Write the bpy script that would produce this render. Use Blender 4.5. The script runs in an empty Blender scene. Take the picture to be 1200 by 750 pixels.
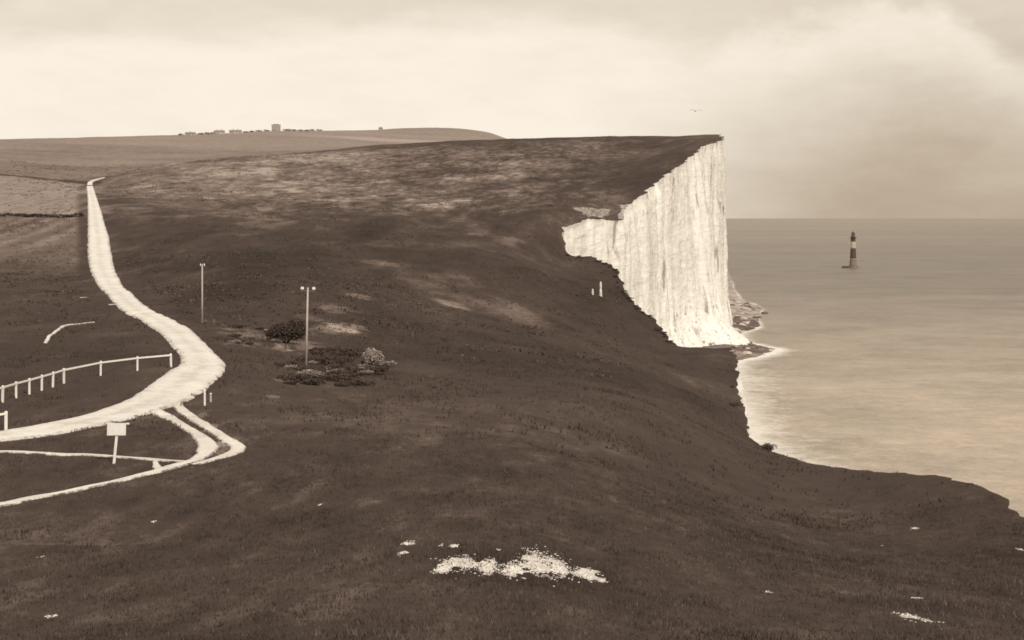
import bpy, math, random
import numpy as np
from mathutils import Vector, Matrix
random.seed(7); rng = np.random.default_rng(11)
scene = bpy.context.scene
COL = scene.collection
F = 1800.0; HZ = 255.0; CAMZ = 60.0          # the lens: 54 mm on 36 mm, eye 60 m above the sea

# ------------------------------------------------------------------ noise
_T = np.random.default_rng(3).random((256, 256))
def vnoise(x, y):
    x = np.asarray(x, float); y = np.asarray(y, float)
    xi = np.floor(x).astype(int); yi = np.floor(y).astype(int)
    fx = x - xi; fy = y - yi
    fx = fx*fx*(3-2*fx); fy = fy*fy*(3-2*fy)
    a = _T[xi & 255, yi & 255]; b = _T[(xi+1) & 255, yi & 255]
    c = _T[xi & 255, (yi+1) & 255]; d = _T[(xi+1) & 255, (yi+1) & 255]
    return (a*(1-fx)+b*fx)*(1-fy) + (c*(1-fx)+d*fx)*fy
def fbm(x, y, o=4, g=0.5):
    s = 0; a = 1; t = 0
    for i in range(o):
        s = s + a*(vnoise(x*2**i+17.3*i, y*2**i+9.1*i)*2-1); t += a; a *= g
    return s/t
def sstep(a, b, x):
    t = np.clip((np.asarray(x, float)-a)/(b-a), 0, 1); return t*t*(3-2*t)

# ------------------------------------------------------------------ terrain height
def P(px, py, D): return ((px-600)/F*D, D, CAMZ-(py-HZ)/F*D)
CTRL = [P(*c) for c in [
 # road and the flat by it
 (0,511,92.8),(75,499,97.4),(150,480,105.6),(187,467,112),(223,444,125.7),(240,425,139.8),(224,406,157),
 (202,387,188),(158,364,231),(140,345,270),(126,330,312),(120,315,350),(117,300,385),(115,277,430),(112,255,480),
 (108,232,580),(105,219,690),
 (0,590,70.9),(283,526,87.7),(60,470,110.5),(-100,500,97),(-250,520,90),(140,540,83.4),(0,440,130),(0,400,170),(60,385,195),
 (0,340,285),(0,300,380),(0,255,522),(0,213,700),(-200,255,522),(-200,210,720),(-300,400,170),(-400,300,400),
 # meadow and valley
 (600,750,35),(300,750,36),(900,750,38),(0,750,40),(1200,750,40),(600,630,56),(200,630,62),(900,630,78),(400,680,47),(1100,700,52),
 (600,520,95),(400,520,92),(750,480,145),(800,520,130),(1000,650,78),(900,590,108),(1000,590,112),
 (500,450,150),(360,430,156),(450,430,165),(237,378,205),(300,400,180),(500,400,230),(400,360,250),(300,330,290),
 (550,350,330),(450,310,370),(350,280,430),(250,260,480),(600,300,430),(200,300,370),(180,340,285),
 (520,275,480),(600,255,540),(440,240,600),(300,235,620),(200,232,600),(640,262,520),
 (560,215,720),(650,225,640),(700,205,720),(430,205,800),(300,200,800),(180,205,760),(620,180,900),(760,180,880),
 # near crest
 (845,163.5,790),(800,163.5,900),(740,163,980),(700,163,1000),(640,163,1060),(590,163.5,1110),(520,166,1100),(440,171,1080),(300,183,950),(200,193,860),(130,206,770),
 # behind the near crest
 (840,171,1200),(700,171,1400),(590,172,1500),(500,172,1450),(440,172,1400),(300,183,1150),(200,192,1020),(120,207,850),(0,196,900),
 (840,200,2400),(700,185,2300),(840,230,4200),
 # far hill
 (600,166,2350),(575,156,2350),(550,152.5,2350),(520,150,2300),(480,150,2250),(440,152.5,2150),(400,153.5,2000),(320,154,1900),(260,157,1800),(200,159,1700),(100,161.5,1600),(0,163.5,1500),(-200,168,1500),
 (440,165,1750),(520,167,1800),(320,168,1500),(200,176,1300),(0,180,1150),
 (575,175,2900),(440,175,2900),(200,175,2600),(0,180,2300),(400,200,4200),(0,210,4200),(-600,200,2000),(-900,230,700),(-900,330,250),
 # cliff edge
 (1200,605,90),(1150,570,105),(1060,553,130),(950,542,160),(880,512,210),(866,460,270),(862,412,330),(790,405,350),(770,380,390),
 (740,350,430),(720,312,470),(690,300,500),(662,298,510),(660,263,530),(690,256,543),(728,256,562),(735,238,600),(770,210,650),
 (800,190,690),(820,173,730),
 (700,345,400),(700,400,300),(780,430,280),(820,470,220),(660,345,390),
 ]] + [(0,18,54.0),(-15,18,53.5),(15,18,53.8),(0,6,57.6),(0,-15,61.5),(30,-10,60),(-40,-10,60),(40,30,50.5),(-40,30,50),(55,50,46),(70,10,55),(-90,40,48),(0,-50,66)]
CTRL = np.array(CTRL)
def tcoord(x, y):
    y = np.maximum(y, -55.0)
    return 3.2*x/(y+60.0), np.log(y+60.0)
_a, _b = tcoord(CTRL[:,0], CTRL[:,1])
def _k(r2): return 0.5*r2*np.log(r2+1e-12)
_n = len(_a)
_K = _k((_a[:,None]-_a[None])**2+(_b[:,None]-_b[None])**2) + np.eye(_n)*2e-4
_Pm = np.stack([np.ones(_n), _a, _b], 1)
_S = np.zeros((_n+3, _n+3)); _S[:_n,:_n] = _K; _S[:_n,_n:] = _Pm; _S[_n:,:_n] = _Pm.T
_W = np.linalg.solve(_S, np.concatenate([CTRL[:,2], np.zeros(3)]))
def height(x, y):
    x = np.atleast_1d(np.asarray(x, float)); y = np.atleast_1d(np.asarray(y, float))
    x, y = np.broadcast_arrays(x, y); sh = x.shape; xf = x.ravel(); yf = y.ravel()
    out = np.empty(len(xf))
    for s in range(0, len(xf), 40000):
        a, b = tcoord(xf[s:s+40000], yf[s:s+40000])
        r2 = (a[:,None]-_a[None])**2+(b[:,None]-_b[None])**2
        out[s:s+40000] = _k(r2)@_W[:_n] + _W[_n] + _W[_n+1]*a + _W[_n+2]*b
    am = sstep(60, 260, yf)
    far = sstep(250, 700, yf)
    out += (0.12+0.25*am)*fbm(xf/16, yf/16, 3) + 0.55*far*fbm(xf/35+5, yf/35, 3) + (0.05+0.1*am)*fbm(xf/3.1, yf/3.1, 2)*(1-0.6*far)
    return out.reshape(sh)
def hz(x, y): return float(height(x, y)[0])
def ground_hit(px, py):                                # where a sight line meets the ground
    D = np.geomspace(20, 1100, 900); x = (px-600)/F*D; g_ = height(x, D); ray = CAMZ-(py-HZ)/F*D
    i = int(np.argmax(g_ >= ray)); return (x[i], D[i])
def gp(px, D): x = (px-600)/F*D; return (x, D)      # plan point at a bearing and distance

# ------------------------------------------------------------------ cliff edge X(Y)
E = np.array([(-60,80),(0,72),(30,62),(60,45),(78,35)] + [gp(p,d)[::-1] for p,d in
  [(1200,90),(1150,105),(1060,130),(950,160),(880,210),(866,270),(863,325),(858,338),(790,352),(770,390),(740,430),(722,468),(690,500),(662,512),(661,528),(690,543),(728,562),(736,600),
   (770,650),(800,690),(820,730),(843,785),(841,860),(839,950),(835,1100),(830,1500),(826,1900),(822,2600),(800,4500)]])
def edge0(y): return np.interp(y, E[:,0], E[:,1])
def edge(y):
    y = np.asarray(y, float); far = sstep(120, 500, y)
    w = (0.5+1.1*far)*fbm(y/11.0, y*0+3, 3) + (0.25+0.7*far)*fbm(y/2.6, y*0+8, 2)
    w = w + sstep(560,640,y)*(1.7*np.abs(fbm(y/7.0+4, y*0+31, 2))*2)
    return edge0(y) + w
ys = [-50.0]
while ys[-1] < 4400:
    y = ys[-1]; step = max(0.35, 0.0052*max(y, 0)) if y > 15 else 1.0
    sl = abs(edge0(y+0.6)-edge0(y))/0.6
    if 80 < y < 1000: step = min(step, 1.6/math.sqrt(1+sl*sl)); step = max(step, 0.12)
    ys.append(y+step)
YS = np.array(ys); XE = edge(YS)

# ------------------------------------------------------------------ mesh helpers
def mesh_from(name, verts, faces, mat, parent=None, smooth=False, attrs=None):
    me = bpy.data.meshes.new(name)
    verts = np.asarray(verts, np.float32)
    if isinstance(faces, np.ndarray):
        me.vertices.add(len(verts)); me.vertices.foreach_set('co', verts.ravel())
        n, k = faces.shape
        me.loops.add(n*k); me.loops.foreach_set('vertex_index', faces.astype(np.int32).ravel())
        me.polygons.add(n); me.polygons.foreach_set('loop_start', np.arange(0, n*k, k, dtype=np.int32))
        me.update(calc_edges=True)
    else:
        me.from_pydata([tuple(map(float, v)) for v in verts], [], faces); me.update()
    if smooth: me.polygons.foreach_set('use_smooth', np.ones(len(me.polygons), bool))
    for k, v in (attrs or {}).items():
        a = me.attributes.new(k, 'FLOAT', 'POINT'); a.data.foreach_set('value', np.asarray(v, np.float32))
    me.materials.append(mat)
    o = bpy.data.objects.new(name, me); COL.objects.link(o)
    if parent: o.parent = parent
    return o
def tag(o, label=None, cat=None, group=None, kind=None):
    if label: o['label'] = label
    if cat: o['category'] = cat
    if group: o['group'] = group
    if kind: o['kind'] = kind
    return o
def empty(name, loc, rz=0):
    o = bpy.data.objects.new(name, None); COL.objects.link(o); o.location = loc; o.rotation_euler = (0,0,rz); o.empty_display_size = 0.3
    return o
class MB:
    def __init__(s): s.v = []; s.f = []
    def add(s, vs, fs):
        n = len(s.v); s.v += [tuple(v) for v in vs]; s.f += [tuple(i+n for i in f) for f in fs]; return s
    def box(s, c, d, rz=0, taper=1.0):
        vs = []
        for z in (-1, 1):
            t = taper if z > 0 else 1
            for x, y in ((-1,-1),(1,-1),(1,1),(-1,1)):
                X = x*d[0]/2*t; Y = y*d[1]/2*t
                vs.append((c[0]+X*math.cos(rz)-Y*math.sin(rz), c[1]+X*math.sin(rz)+Y*math.cos(rz), c[2]+z*d[2]/2))
        return s.add(vs, [(3,2,1,0),(4,5,6,7),(0,1,5,4),(1,2,6,5),(2,3,7,6),(3,0,4,7)])
    def tube(s, p0, p1, r0, r1, n=10):
        p0 = Vector(p0); p1 = Vector(p1); d = (p1-p0).normalized()
        a = d.orthogonal().normalized(); b = d.cross(a)
        vs = []
        for p, r in ((p0, r0), (p1, r1)):
            for i in range(n):
                t = 2*math.pi*i/n; vs.append(p+a*(r*math.cos(t))+b*(r*math.sin(t)))
        return s.add(vs, [(i, (i+1) % n, n+(i+1) % n, n+i) for i in range(n)] + [tuple(range(n))[::-1], tuple(range(n, 2*n))])
    def bar(s, p0, p1, w, h):
        p0 = Vector(p0); p1 = Vector(p1); d = (p1-p0).normalized(); a = d.cross(Vector((0,0,1))).normalized(); b = a.cross(d)
        vs = [p+a*(x*w/2)+b*(y*h/2) for p in (p0, p1) for x, y in ((-1,-1),(1,-1),(1,1),(-1,1))]
        return s.add(vs, [(3,2,1,0),(4,5,6,7),(0,1,5,4),(1,2,6,5),(2,3,7,6),(3,0,4,7)])
    def lathe(s, prof, c=(0,0,0), n=24):
        vs = []
        for r, z in prof:
            for i in range(n):
                t = 2*math.pi*i/n; vs.append((c[0]+r*math.cos(t), c[1]+r*math.sin(t), c[2]+z))
        fs = []
        for k in range(len(prof)-1):
            for i in range(n): fs.append((k*n+i, k*n+(i+1) % n, (k+1)*n+(i+1) % n, (k+1)*n+i))
        fs.append(tuple(range(n))[::-1]); fs.append(tuple(range((len(prof)-1)*n, len(prof)*n)))
        return s.add(vs, fs)
    def build(s, name, mat, parent=None, smooth=False, bevel=0):
        o = mesh_from(name, s.v, s.f, mat, parent, smooth)
        if bevel:
            m = o.modifiers.new('bevel', 'BEVEL'); m.width = bevel; m.segments = 2
        return o

# ------------------------------------------------------------------ materials
def alb(L):
    t = min(1, max(0, (L-0.05)/0.6)); t = t**0.7
    return (L*(1.38-0.36*t), L*(1.0-0.01*t), L*(0.86+0.09*t), 1)
class NT:
    def __init__(s, name, spec=0.2, rough=0.9):
        s.m = bpy.data.materials.new(name); s.m.use_nodes = True; s.t = s.m.node_tree; s.b = s.t.nodes['Principled BSDF']
        s.b.inputs['Roughness'].default_value = rough; s.b.inputs['Specular IOR Level'].default_value = spec
        s.co = s.t.nodes.new('ShaderNodeTexCoord')
    def link(s, a, b): s.t.links.new(a, b)
    def mapping(s, sc=(1,1,1), rot=(0,0,0), src=None):
        m = s.t.nodes.new('ShaderNodeMapping'); m.inputs['Scale'].default_value = sc; m.inputs['Rotation'].default_value = rot
        s.link(src or s.co.outputs['Object'], m.inputs['Vector']); return m.outputs[0]
    def noise(s, scale, detail=4, rough=0.6, vec=None, dist=0):
        n = s.t.nodes.new('ShaderNodeTexNoise'); n.inputs['Scale'].default_value = scale; n.inputs['Detail'].default_value = detail
        n.inputs['Roughness'].default_value = rough; n.inputs['Distortion'].default_value = dist
        s.link(vec or s.co.outputs['Object'], n.inputs['Vector']); return n.outputs['Fac']
    def math(s, op, a, b=None, c=None, clamp=False):
        n = s.t.nodes.new('ShaderNodeMath'); n.operation = op; n.use_clamp = clamp
        for i, v in enumerate((a, b, c)):
            if v is None: continue
            if isinstance(v, (int, float)): n.inputs[i].default_value = v
            else: s.link(v, n.inputs[i])
        return n.outputs[0]
    def maprange(s, v, a, b, c, d, smooth=False):
        n = s.t.nodes.new('ShaderNodeMapRange'); n.clamp = True
        if smooth: n.interpolation_type = 'SMOOTHSTEP'
        s.link(v, n.inputs[0])
        for i, x in enumerate((a, b, c, d)): n.inputs[i+1].default_value = x
        return n.outputs[0]
    def ramp(s, fac, stops):
        n = s.t.nodes.new('ShaderNodeValToRGB'); r = n.color_ramp
        while len(r.elements) > 1: r.elements.remove(r.elements[-1])
        r.elements[0].position = stops[0][0]; r.elements[0].color = stops[0][1]
        for p, c in stops[1:]:
            e = r.elements.new(p); e.color = c
        s.link(fac, n.inputs[0]); return n.outputs[0]
    def mix(s, f, a, b):
        n = s.t.nodes.new('ShaderNodeMix'); n.data_type = 'RGBA'
        for i, v in ((0, f), (6, a), (7, b)):
            if isinstance(v, (int, float)): n.inputs[i].default_value = v
            elif isinstance(v, tuple): n.inputs[i].default_value = v
            else: s.link(v, n.inputs[i])
        return n.outputs[2]
    def attr(s, name):
        n = s.t.nodes.new('ShaderNodeAttribute'); n.attribute_name = name; return n.outputs['Fac']
    def bump(s, h, strength, dist):
        n = s.t.nodes.new('ShaderNodeBump'); n.inputs['Strength'].default_value = strength; n.inputs['Distance'].default_value = dist
        s.link(h, n.inputs['Height']); s.link(n.outputs[0], s.b.inputs['Normal'])
    def base(s, c):
        if isinstance(c, tuple): s.b.inputs['Base Color'].default_value = c
        else: s.link(c, s.b.inputs['Base Color'])
def simple(name, L, var=0.25, scale=3.0, rough=0.85, spec=0.2, stretch=(1,1,1)):
    n = NT(name, spec, rough); f = n.noise(scale, 4, 0.65, n.mapping(stretch))
    n.base(n.ramp(f, [(0.3, alb(L*(1-var))), (0.7, alb(min(0.95, L*(1+var))))])); n.bump(f, 0.3, 0.02); return n.m

# grass land: 'tone' is the local sward, with haze painted into the far hills (0 dark heather and gorse .. 0.5 turf .. 1 dry pale grass); 'chalk' bare chalk
g = NT('downland_turf', 0.08, 0.95)
n1 = g.noise(0.9, 6, 0.75, g.mapping((1,0.35,1))); n2 = g.noise(7.0, 4, 0.75, g.mapping((1,0.5,1))); n3 = g.noise(0.22, 6, 0.75, g.mapping((1,0.25,1)))
nn = g.math('ADD', g.math('MULTIPLY', n1, 0.40), g.math('ADD', g.math('MULTIPLY', n2, 0.32), g.math('MULTIPLY', n3, 0.28)))
tt = g.math('ADD', g.attr('tone'), g.math('MULTIPLY', g.math('SUBTRACT', nn, 0.5), 1.0), clamp=True)
gc = g.ramp(tt, [(0.0, alb(0.019)), (0.25, alb(0.030)), (0.5, alb(0.053)), (0.75, alb(0.132)), (1.0, alb(0.30))])
cm = g.math('ADD', g.attr('chalk'), g.math('MULTIPLY', g.math('SUBTRACT', g.noise(1.3, 5, 0.75), 0.5), 0.9))
cm = g.maprange(cm, 0.42, 0.58, 0, 1)
g.base(g.mix(cm, gc, g.ramp(n2, [(0.3, alb(0.42)), (0.7, alb(0.68))])))
g.bump(nn, 0.7, 0.18)
M_LAND = g.m

c = NT('chalk_face', 0.1, 0.95)
v1 = c.noise(0.075, 6, 0.6, c.mapping((1,1,0.16)), 0.6); v2 = c.noise(0.30, 6, 0.65, c.mapping((1,1,0.35)), 0.5); v3 = c.noise(0.35, 5, 0.7, c.mapping((0.5,0.5,1.3)))
sp = c.noise(0.42, 5, 0.7, c.mapping((1,1,0.8))); vc = c.noise(0.16, 4, 0.6, c.mapping((1,1,0.22)), 0.4)
cf = c.math('ADD', c.math('MULTIPLY', v1, 0.46), c.math('ADD', c.math('MULTIPLY', v2, 0.32), c.math('MULTIPLY', v3, 0.22)))
cf = c.math('ADD', cf, c.math('MULTIPLY', c.attr('low'), 0.09))
cc = c.ramp(cf, [(0.32, alb(0.48)), (0.42, alb(0.62)), (0.52, alb(0.75)), (0.64, alb(0.86))])
crack = c.maprange(vc, 0.32, 0.39, 0.7, 0)
cc = c.mix(crack, cc, alb(0.16))
vf = c.noise(0.55, 3, 0.6, c.mapping((1,1,0.10)), 0.5); cc = c.mix(c.maprange(vf, 0.30, 0.35, 0.6, 0), cc, alb(0.18))
spots = c.maprange(c.math('ADD', sp, c.math('MULTIPLY', c.attr('low'), 0.085)), 0.665, 0.71, 0, 0.75)
cc = c.mix(spots, cc, alb(0.12))
turf = c.maprange(c.math('ADD', c.attr('lip'), c.math('MULTIPLY', c.math('SUBTRACT', c.noise(0.7, 5, 0.7), 0.5), 0.5)), 0.80, 0.92, 0, 1)
cc = c.mix(turf, cc, alb(0.05))
c.base(cc); c.bump(c.math('ADD', v2, c.math('MULTIPLY', v3, 0.7)), 0.8, 1.6)
M_CLIFF = c.m

def roadmat(name, lo, mid, hi, edge0_, edge1_, rut):
    r = NT(name, 0.1, 0.9)
    r1 = r.noise(0.22, 6, 0.7); r2 = r.noise(3.5, 5, 0.75); r3 = r.noise(1.1, 5, 0.75)
    rf = r.math('ADD', r.math('MULTIPLY', r1, 0.35), r.math('ADD', r.math('MULTIPLY', r2, 0.30), r.math('MULTIPLY', r3, 0.35)))
    u = r.math('ABSOLUTE', r.attr('across'))
    rt = r.math('ABSOLUTE', r.math('SUBTRACT', u, 0.45))
    rf2 = r.math('SUBTRACT', rf, r.math('MULTIPLY', r.maprange(rt, 0.10, 0.40, 0, 1), rut))
    col = r.ramp(rf2, [(0.34, alb(lo)), (0.47, alb(mid)), (0.62, alb(hi))])
    e = r.math('ADD', u, r.math('MULTIPLY', r.math('SUBTRACT', r3, 0.5), 1.5))
    r.base(r.mix(r.maprange(e, edge0_, edge1_, 0, 1), col, alb(0.075))); r.bump(r2, 0.5, 0.05); return r.m
M_ROAD = roadmat('chalk_road', 0.40, 0.62, 0.78, 0.78, 1.0, 0.05)
M_TRACK = roadmat('worn_chalk_track', 0.34, 0.58, 0.78, 0.64, 0.95, 0.0)
def albs(L): L = L*1.03; return (L*1.20, L*1.0, L*0.815, 1)
w = NT('sea_surface', 0.25, 0.42)
w1 = w.noise(0.02, 7, 0.7, w.mapping((0.8,0.8,1))); w2 = w.noise(0.13, 6, 0.75, w.mapping((0.8,1.0,1))); w3 = w.noise(0.55, 5, 0.75, w.mapping((0.8,0.7,1)))
w4 = w.noise(0.0014, 4, 0.6, w.mapping((0.3,1.2,1)))
sx = w.t.nodes.new('ShaderNodeSeparateXYZ'); w.link(w.co.outputs['Object'], sx.inputs[0])
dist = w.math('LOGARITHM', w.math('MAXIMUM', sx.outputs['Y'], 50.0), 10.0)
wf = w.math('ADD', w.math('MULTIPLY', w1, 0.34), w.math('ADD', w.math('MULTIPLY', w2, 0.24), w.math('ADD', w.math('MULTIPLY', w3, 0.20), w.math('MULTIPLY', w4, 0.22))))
base = w.ramp(w.maprange(dist, 2.4, 4.6, 0, 1), [(0.0, albs(0.36)), (0.10, albs(0.33)), (0.18, albs(0.265)), (0.27, albs(0.175)), (0.38, albs(0.135)), (0.52, albs(0.155)), (0.85, albs(0.19))])  # sea colour by distance, horizon haze put into the far end
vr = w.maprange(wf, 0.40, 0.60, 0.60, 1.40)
mm = w.t.nodes.new('ShaderNodeMix'); mm.data_type = 'RGBA'; mm.blend_type = 'MULTIPLY'; mm.inputs[0].default_value = 1
w.link(base, mm.inputs[6]); w.link(vr, mm.inputs[7])
fo = w.maprange(w.math('ADD', w.attr('foam'), w.math('MULTIPLY', w.math('SUBTRACT', w.math('ADD', w.math('MULTIPLY', w2, 0.6), w.math('MULTIPLY', w3, 0.4)), 0.5), 1.3)), 0.42, 0.85, 0, 1)
w.base(w.mix(fo, mm.outputs[2], alb(0.75)))
w.bump(w.math('ADD', w2, w.math('MULTIPLY', w3, 0.6)), 0.6, 0.9)
M_SEA = w.m

b_ = NT('shore_shingle', 0.2, 0.8)
b1 = b_.noise(0.35, 6, 0.75); b2 = b_.noise(1.6, 4, 0.75)
bt = b_.math('ADD', b_.attr('tone'), b_.math('MULTIPLY', b_.math('SUBTRACT', b_.math('ADD', b_.math('MULTIPLY', b1, 0.5), b_.math('MULTIPLY', b2, 0.5)), 0.5), 1.3), clamp=True)
b_.base(b_.ramp(bt, [(0.0, alb(0.06)), (0.35, alb(0.12)), (0.6, alb(0.30)), (1.0, alb(0.62))])); b_.bump(b2, 0.8, 0.6)
M_BEACH = b_.m

def leafmat(name, lo, hi):
    n = NT(name, 0.1, 0.9); f = n.attr('tone'); n.base(n.ramp(f, [(0, alb(lo)), (1, alb(hi))])); return n.m
M_GRASS = leafmat('meadow_grass_blade', 0.020, 0.15)
M_TUSS = leafmat('tussock_blade', 0.030, 0.105)
M_LEAF = leafmat('gorse_leaf', 0.026, 0.085)
M_HEATH = leafmat('heather_leaf', 0.045, 0.125)
M_LEAFP = leafmat('pale_thorn_leaf', 0.04, 0.34)
M_FARLEAF = leafmat('distant_leaf', 0.11, 0.19)
M_STEM = simple('bush_stem', 0.06)
M_WHITE = simple('whitewashed_wood', 0.74, 0.10, 9, 0.7, 0.3, (1,1,0.2))
M_POLE = simple('weathered_pole_wood', 0.38, 0.25, 5, 0.8, 0.2, (1,1,0.15))
M_ARM = simple('tarred_crossarm_wood', 0.12, 0.25, 5)
M_IRON = simple('rusty_ironwork', 0.05, 0.3, 12)
M_PORC = simple('porcelain', 0.8, 0.04, 10, 0.25, 0.5)
M_CHALK = simple('broken_chalk', 0.64, 0.30, 6.0, 0.95)
M_STONE = simple('wet_boulder', 0.10, 0.4, 0.8, 0.7)
M_PALESTONE = simple('pale_boulder', 0.42, 0.25, 0.8, 0.9)
M_FWALL = simple('distant_render_wall', 0.30, 0.10, 0.4)
M_FWALLP = simple('distant_whitewashed_wall', 0.42, 0.06, 0.4)
M_FROOF = simple('distant_slate_roof', 0.20, 0.12, 0.5)
M_FGLASS = simple('distant_window_pane', 0.12, 0.1, 1, 0.3, 0.5)
M_LDARK = simple('dark_painted_granite', 0.062, 0.15, 0.5, 0.7)
M_LWHITE = simple('white_painted_granite', 0.40, 0.10, 0.5, 0.7)
M_LBASE = simple('bare_granite', 0.17, 0.2, 0.6, 0.85)
M_LGLASS = simple('lantern_glazing', 0.10, 0.2, 2, 0.2, 0.5)
M_GULL = simple('gull_plumage', 0.30, 0.2, 9); M_GULLW = simple('gull_wing_feather', 0.16, 0.2, 9); M_GULLH = simple('gull_white_feather', 0.85, 0.05, 9)

# ------------------------------------------------------------------ land
NC_L, NC_V = 90, 430
s1 = np.linspace(0, 1, NC_L, endpoint=False); s2 = np.linspace(0, 1, NC_V)
vis = -(8 + 0.37*np.maximum(YS, 0)); lef = -(70 + 1.0*np.maximum(YS, 0))
GX = np.concatenate([lef[:,None]+(vis-lef)[:,None]*s1[None], vis[:,None]+(XE-vis)[:,None]*s2[None]], 1)
GY = np.repeat(YS[:,None], GX.shape[1], 1)
GZ = height(GX, GY)
ROADC = [gp(p,d)+(w,) for p,d,w in [(-1500,62,4),(-800,70,4),(-450,78,4),(-260,84,4),(-120,88,4),(0,92.8,3.9),(37,94.7,3.9),(75,97.4,3.9),(112,100.7,4),(150,105.6,4.2),(187,112,4.5),(221,125.7,4.6),(238,139.8,4.0),(224,157,3.9),(203,188,4.3),(186,205,4.4),(158,235,4.2),(140,270,4.2),(126.5,312,4.7),(120,350,5.2),(117,385,5.6),(115,430,5.4),(111.7,480,4.4),(108,580,3.3),(105.2,700,2.8)]]
ROADC = np.array(ROADC)
def road_x(y): return np.interp(y, ROADC[:,1], ROADC[:,0])
def blob(px, D, rx, ry, soft=0.5, nz=0.5, ns=8.0):
    x0, y0 = gp(px, D)
    d = np.sqrt(((GX-x0)/rx)**2+((GY-y0)/ry)**2) + nz*fbm(GX/ns+px, GY/ns, 3)
    return 1-sstep(1-soft, 1, d)
tone = 0.41 + 0.13*fbm(GX/40, GY/60, 4) + 0.09*fbm(GX/6, GY/9, 3)
yv = GY
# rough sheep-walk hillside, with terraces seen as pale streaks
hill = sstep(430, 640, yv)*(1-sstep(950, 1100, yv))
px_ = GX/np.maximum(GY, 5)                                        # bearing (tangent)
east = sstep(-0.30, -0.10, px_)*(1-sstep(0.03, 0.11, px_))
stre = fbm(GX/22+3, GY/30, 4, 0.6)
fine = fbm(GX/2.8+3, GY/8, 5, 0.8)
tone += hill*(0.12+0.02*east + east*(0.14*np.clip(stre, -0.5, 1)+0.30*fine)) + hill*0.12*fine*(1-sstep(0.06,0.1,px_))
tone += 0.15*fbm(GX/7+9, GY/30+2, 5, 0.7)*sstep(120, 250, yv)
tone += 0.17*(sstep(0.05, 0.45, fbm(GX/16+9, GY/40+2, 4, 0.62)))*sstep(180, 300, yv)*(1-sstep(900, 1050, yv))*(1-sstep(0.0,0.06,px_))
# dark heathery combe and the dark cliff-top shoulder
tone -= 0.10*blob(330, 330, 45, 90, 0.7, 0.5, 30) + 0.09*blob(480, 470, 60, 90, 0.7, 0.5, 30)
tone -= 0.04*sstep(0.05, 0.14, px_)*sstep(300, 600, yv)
# fields west of the road
west = 1-sstep(-7, -4, GX-road_x(GY))
h1 = np.array([ground_hit(p,q_) for p,q_ in [(-250,254),(-120,254),(0,254),(50,254.5),(97,254)]])
h2 = np.array([ground_hit(p,q_) for p,q_ in [(-250,200),(-100,203),(0,206),(40,209),(70,213),(104,217)]])
a1 = np.interp(GX/np.maximum(GY,1), h1[:,0]/h1[:,1], h1[:,1]); a2 = np.interp(GX/np.maximum(GY,1), h2[:,0]/h2[:,1], h2[:,1])
fA = west*sstep(-1, 1, GY-a1)*(1-sstep(-3, 3, GY-a2))
tone = tone*(1-fA) + fA*(0.86+0.06*fbm(GX/8, GY/8, 3)+0.02*np.sin(GX*1.1))
fB = west*sstep(300, 400, yv)*(1-sstep(-2, 0, GY-a1))
tone = tone*(1-fB*0.9) + fB*0.9*(0.71+0.12*fbm(GX/7, GY/150, 2)+0.07*fbm(GX/9, GY/9, 3)+0.07*np.sin(GX/1.6)*sstep(380,440,yv))
crest_d = np.interp(px_*F+600, [0,100,130,200,300,440,590], [745,745,770,860,950,1080,1110])
beyond = sstep(8, 110, yv-crest_d)*(1-sstep(-0.02,0.0,px_))
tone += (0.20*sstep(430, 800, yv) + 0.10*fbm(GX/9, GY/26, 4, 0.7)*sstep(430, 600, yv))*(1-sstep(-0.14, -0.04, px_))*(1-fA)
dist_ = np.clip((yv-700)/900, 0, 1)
tone = tone*(1-beyond) + beyond*(0.75 + 0.11*dist_ + 0.08*fbm(GX/90, GY/45, 4) + 0.05*fbm(GX/20, GY/16, 4, 0.7))  # slopes past the crest paled with distance, haze put into the tone
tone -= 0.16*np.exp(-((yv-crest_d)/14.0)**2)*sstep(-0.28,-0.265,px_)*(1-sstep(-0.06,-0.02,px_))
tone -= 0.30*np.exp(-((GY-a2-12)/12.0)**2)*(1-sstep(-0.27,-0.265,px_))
far_haze = sstep(1350, 1600, yv)
tone = tone*(1-far_haze) + far_haze*(0.86 + 0.05*fbm(GX/120, GY/60, 4))  # far hill palest: aerial haze painted into its turf colour
tone += 0.10*blob(480, 1780, 130, 70, 0.5, 0.2, 40)
def pblob(px, py, rpx, rpy, amt, nz=0.9, ns=5):
    global tone
    x0, y0 = ground_hit(px, py); ya = ground_hit(px, py-rpy)[1]; yb = ground_hit(px, py+rpy)[1]; ry = max(abs(ya-yb)/2, 1.5); rx = rpx/F*y0
    d = np.sqrt(((GX-x0)/rx)**2+((GY-y0)/ry)**2) + nz*fbm(GX/ns+px, GY/(ns*ry/rx*0.8)+py, 4, 0.65)
    tone = tone + amt*(1-sstep(0.35, 1.1, d))
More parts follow.
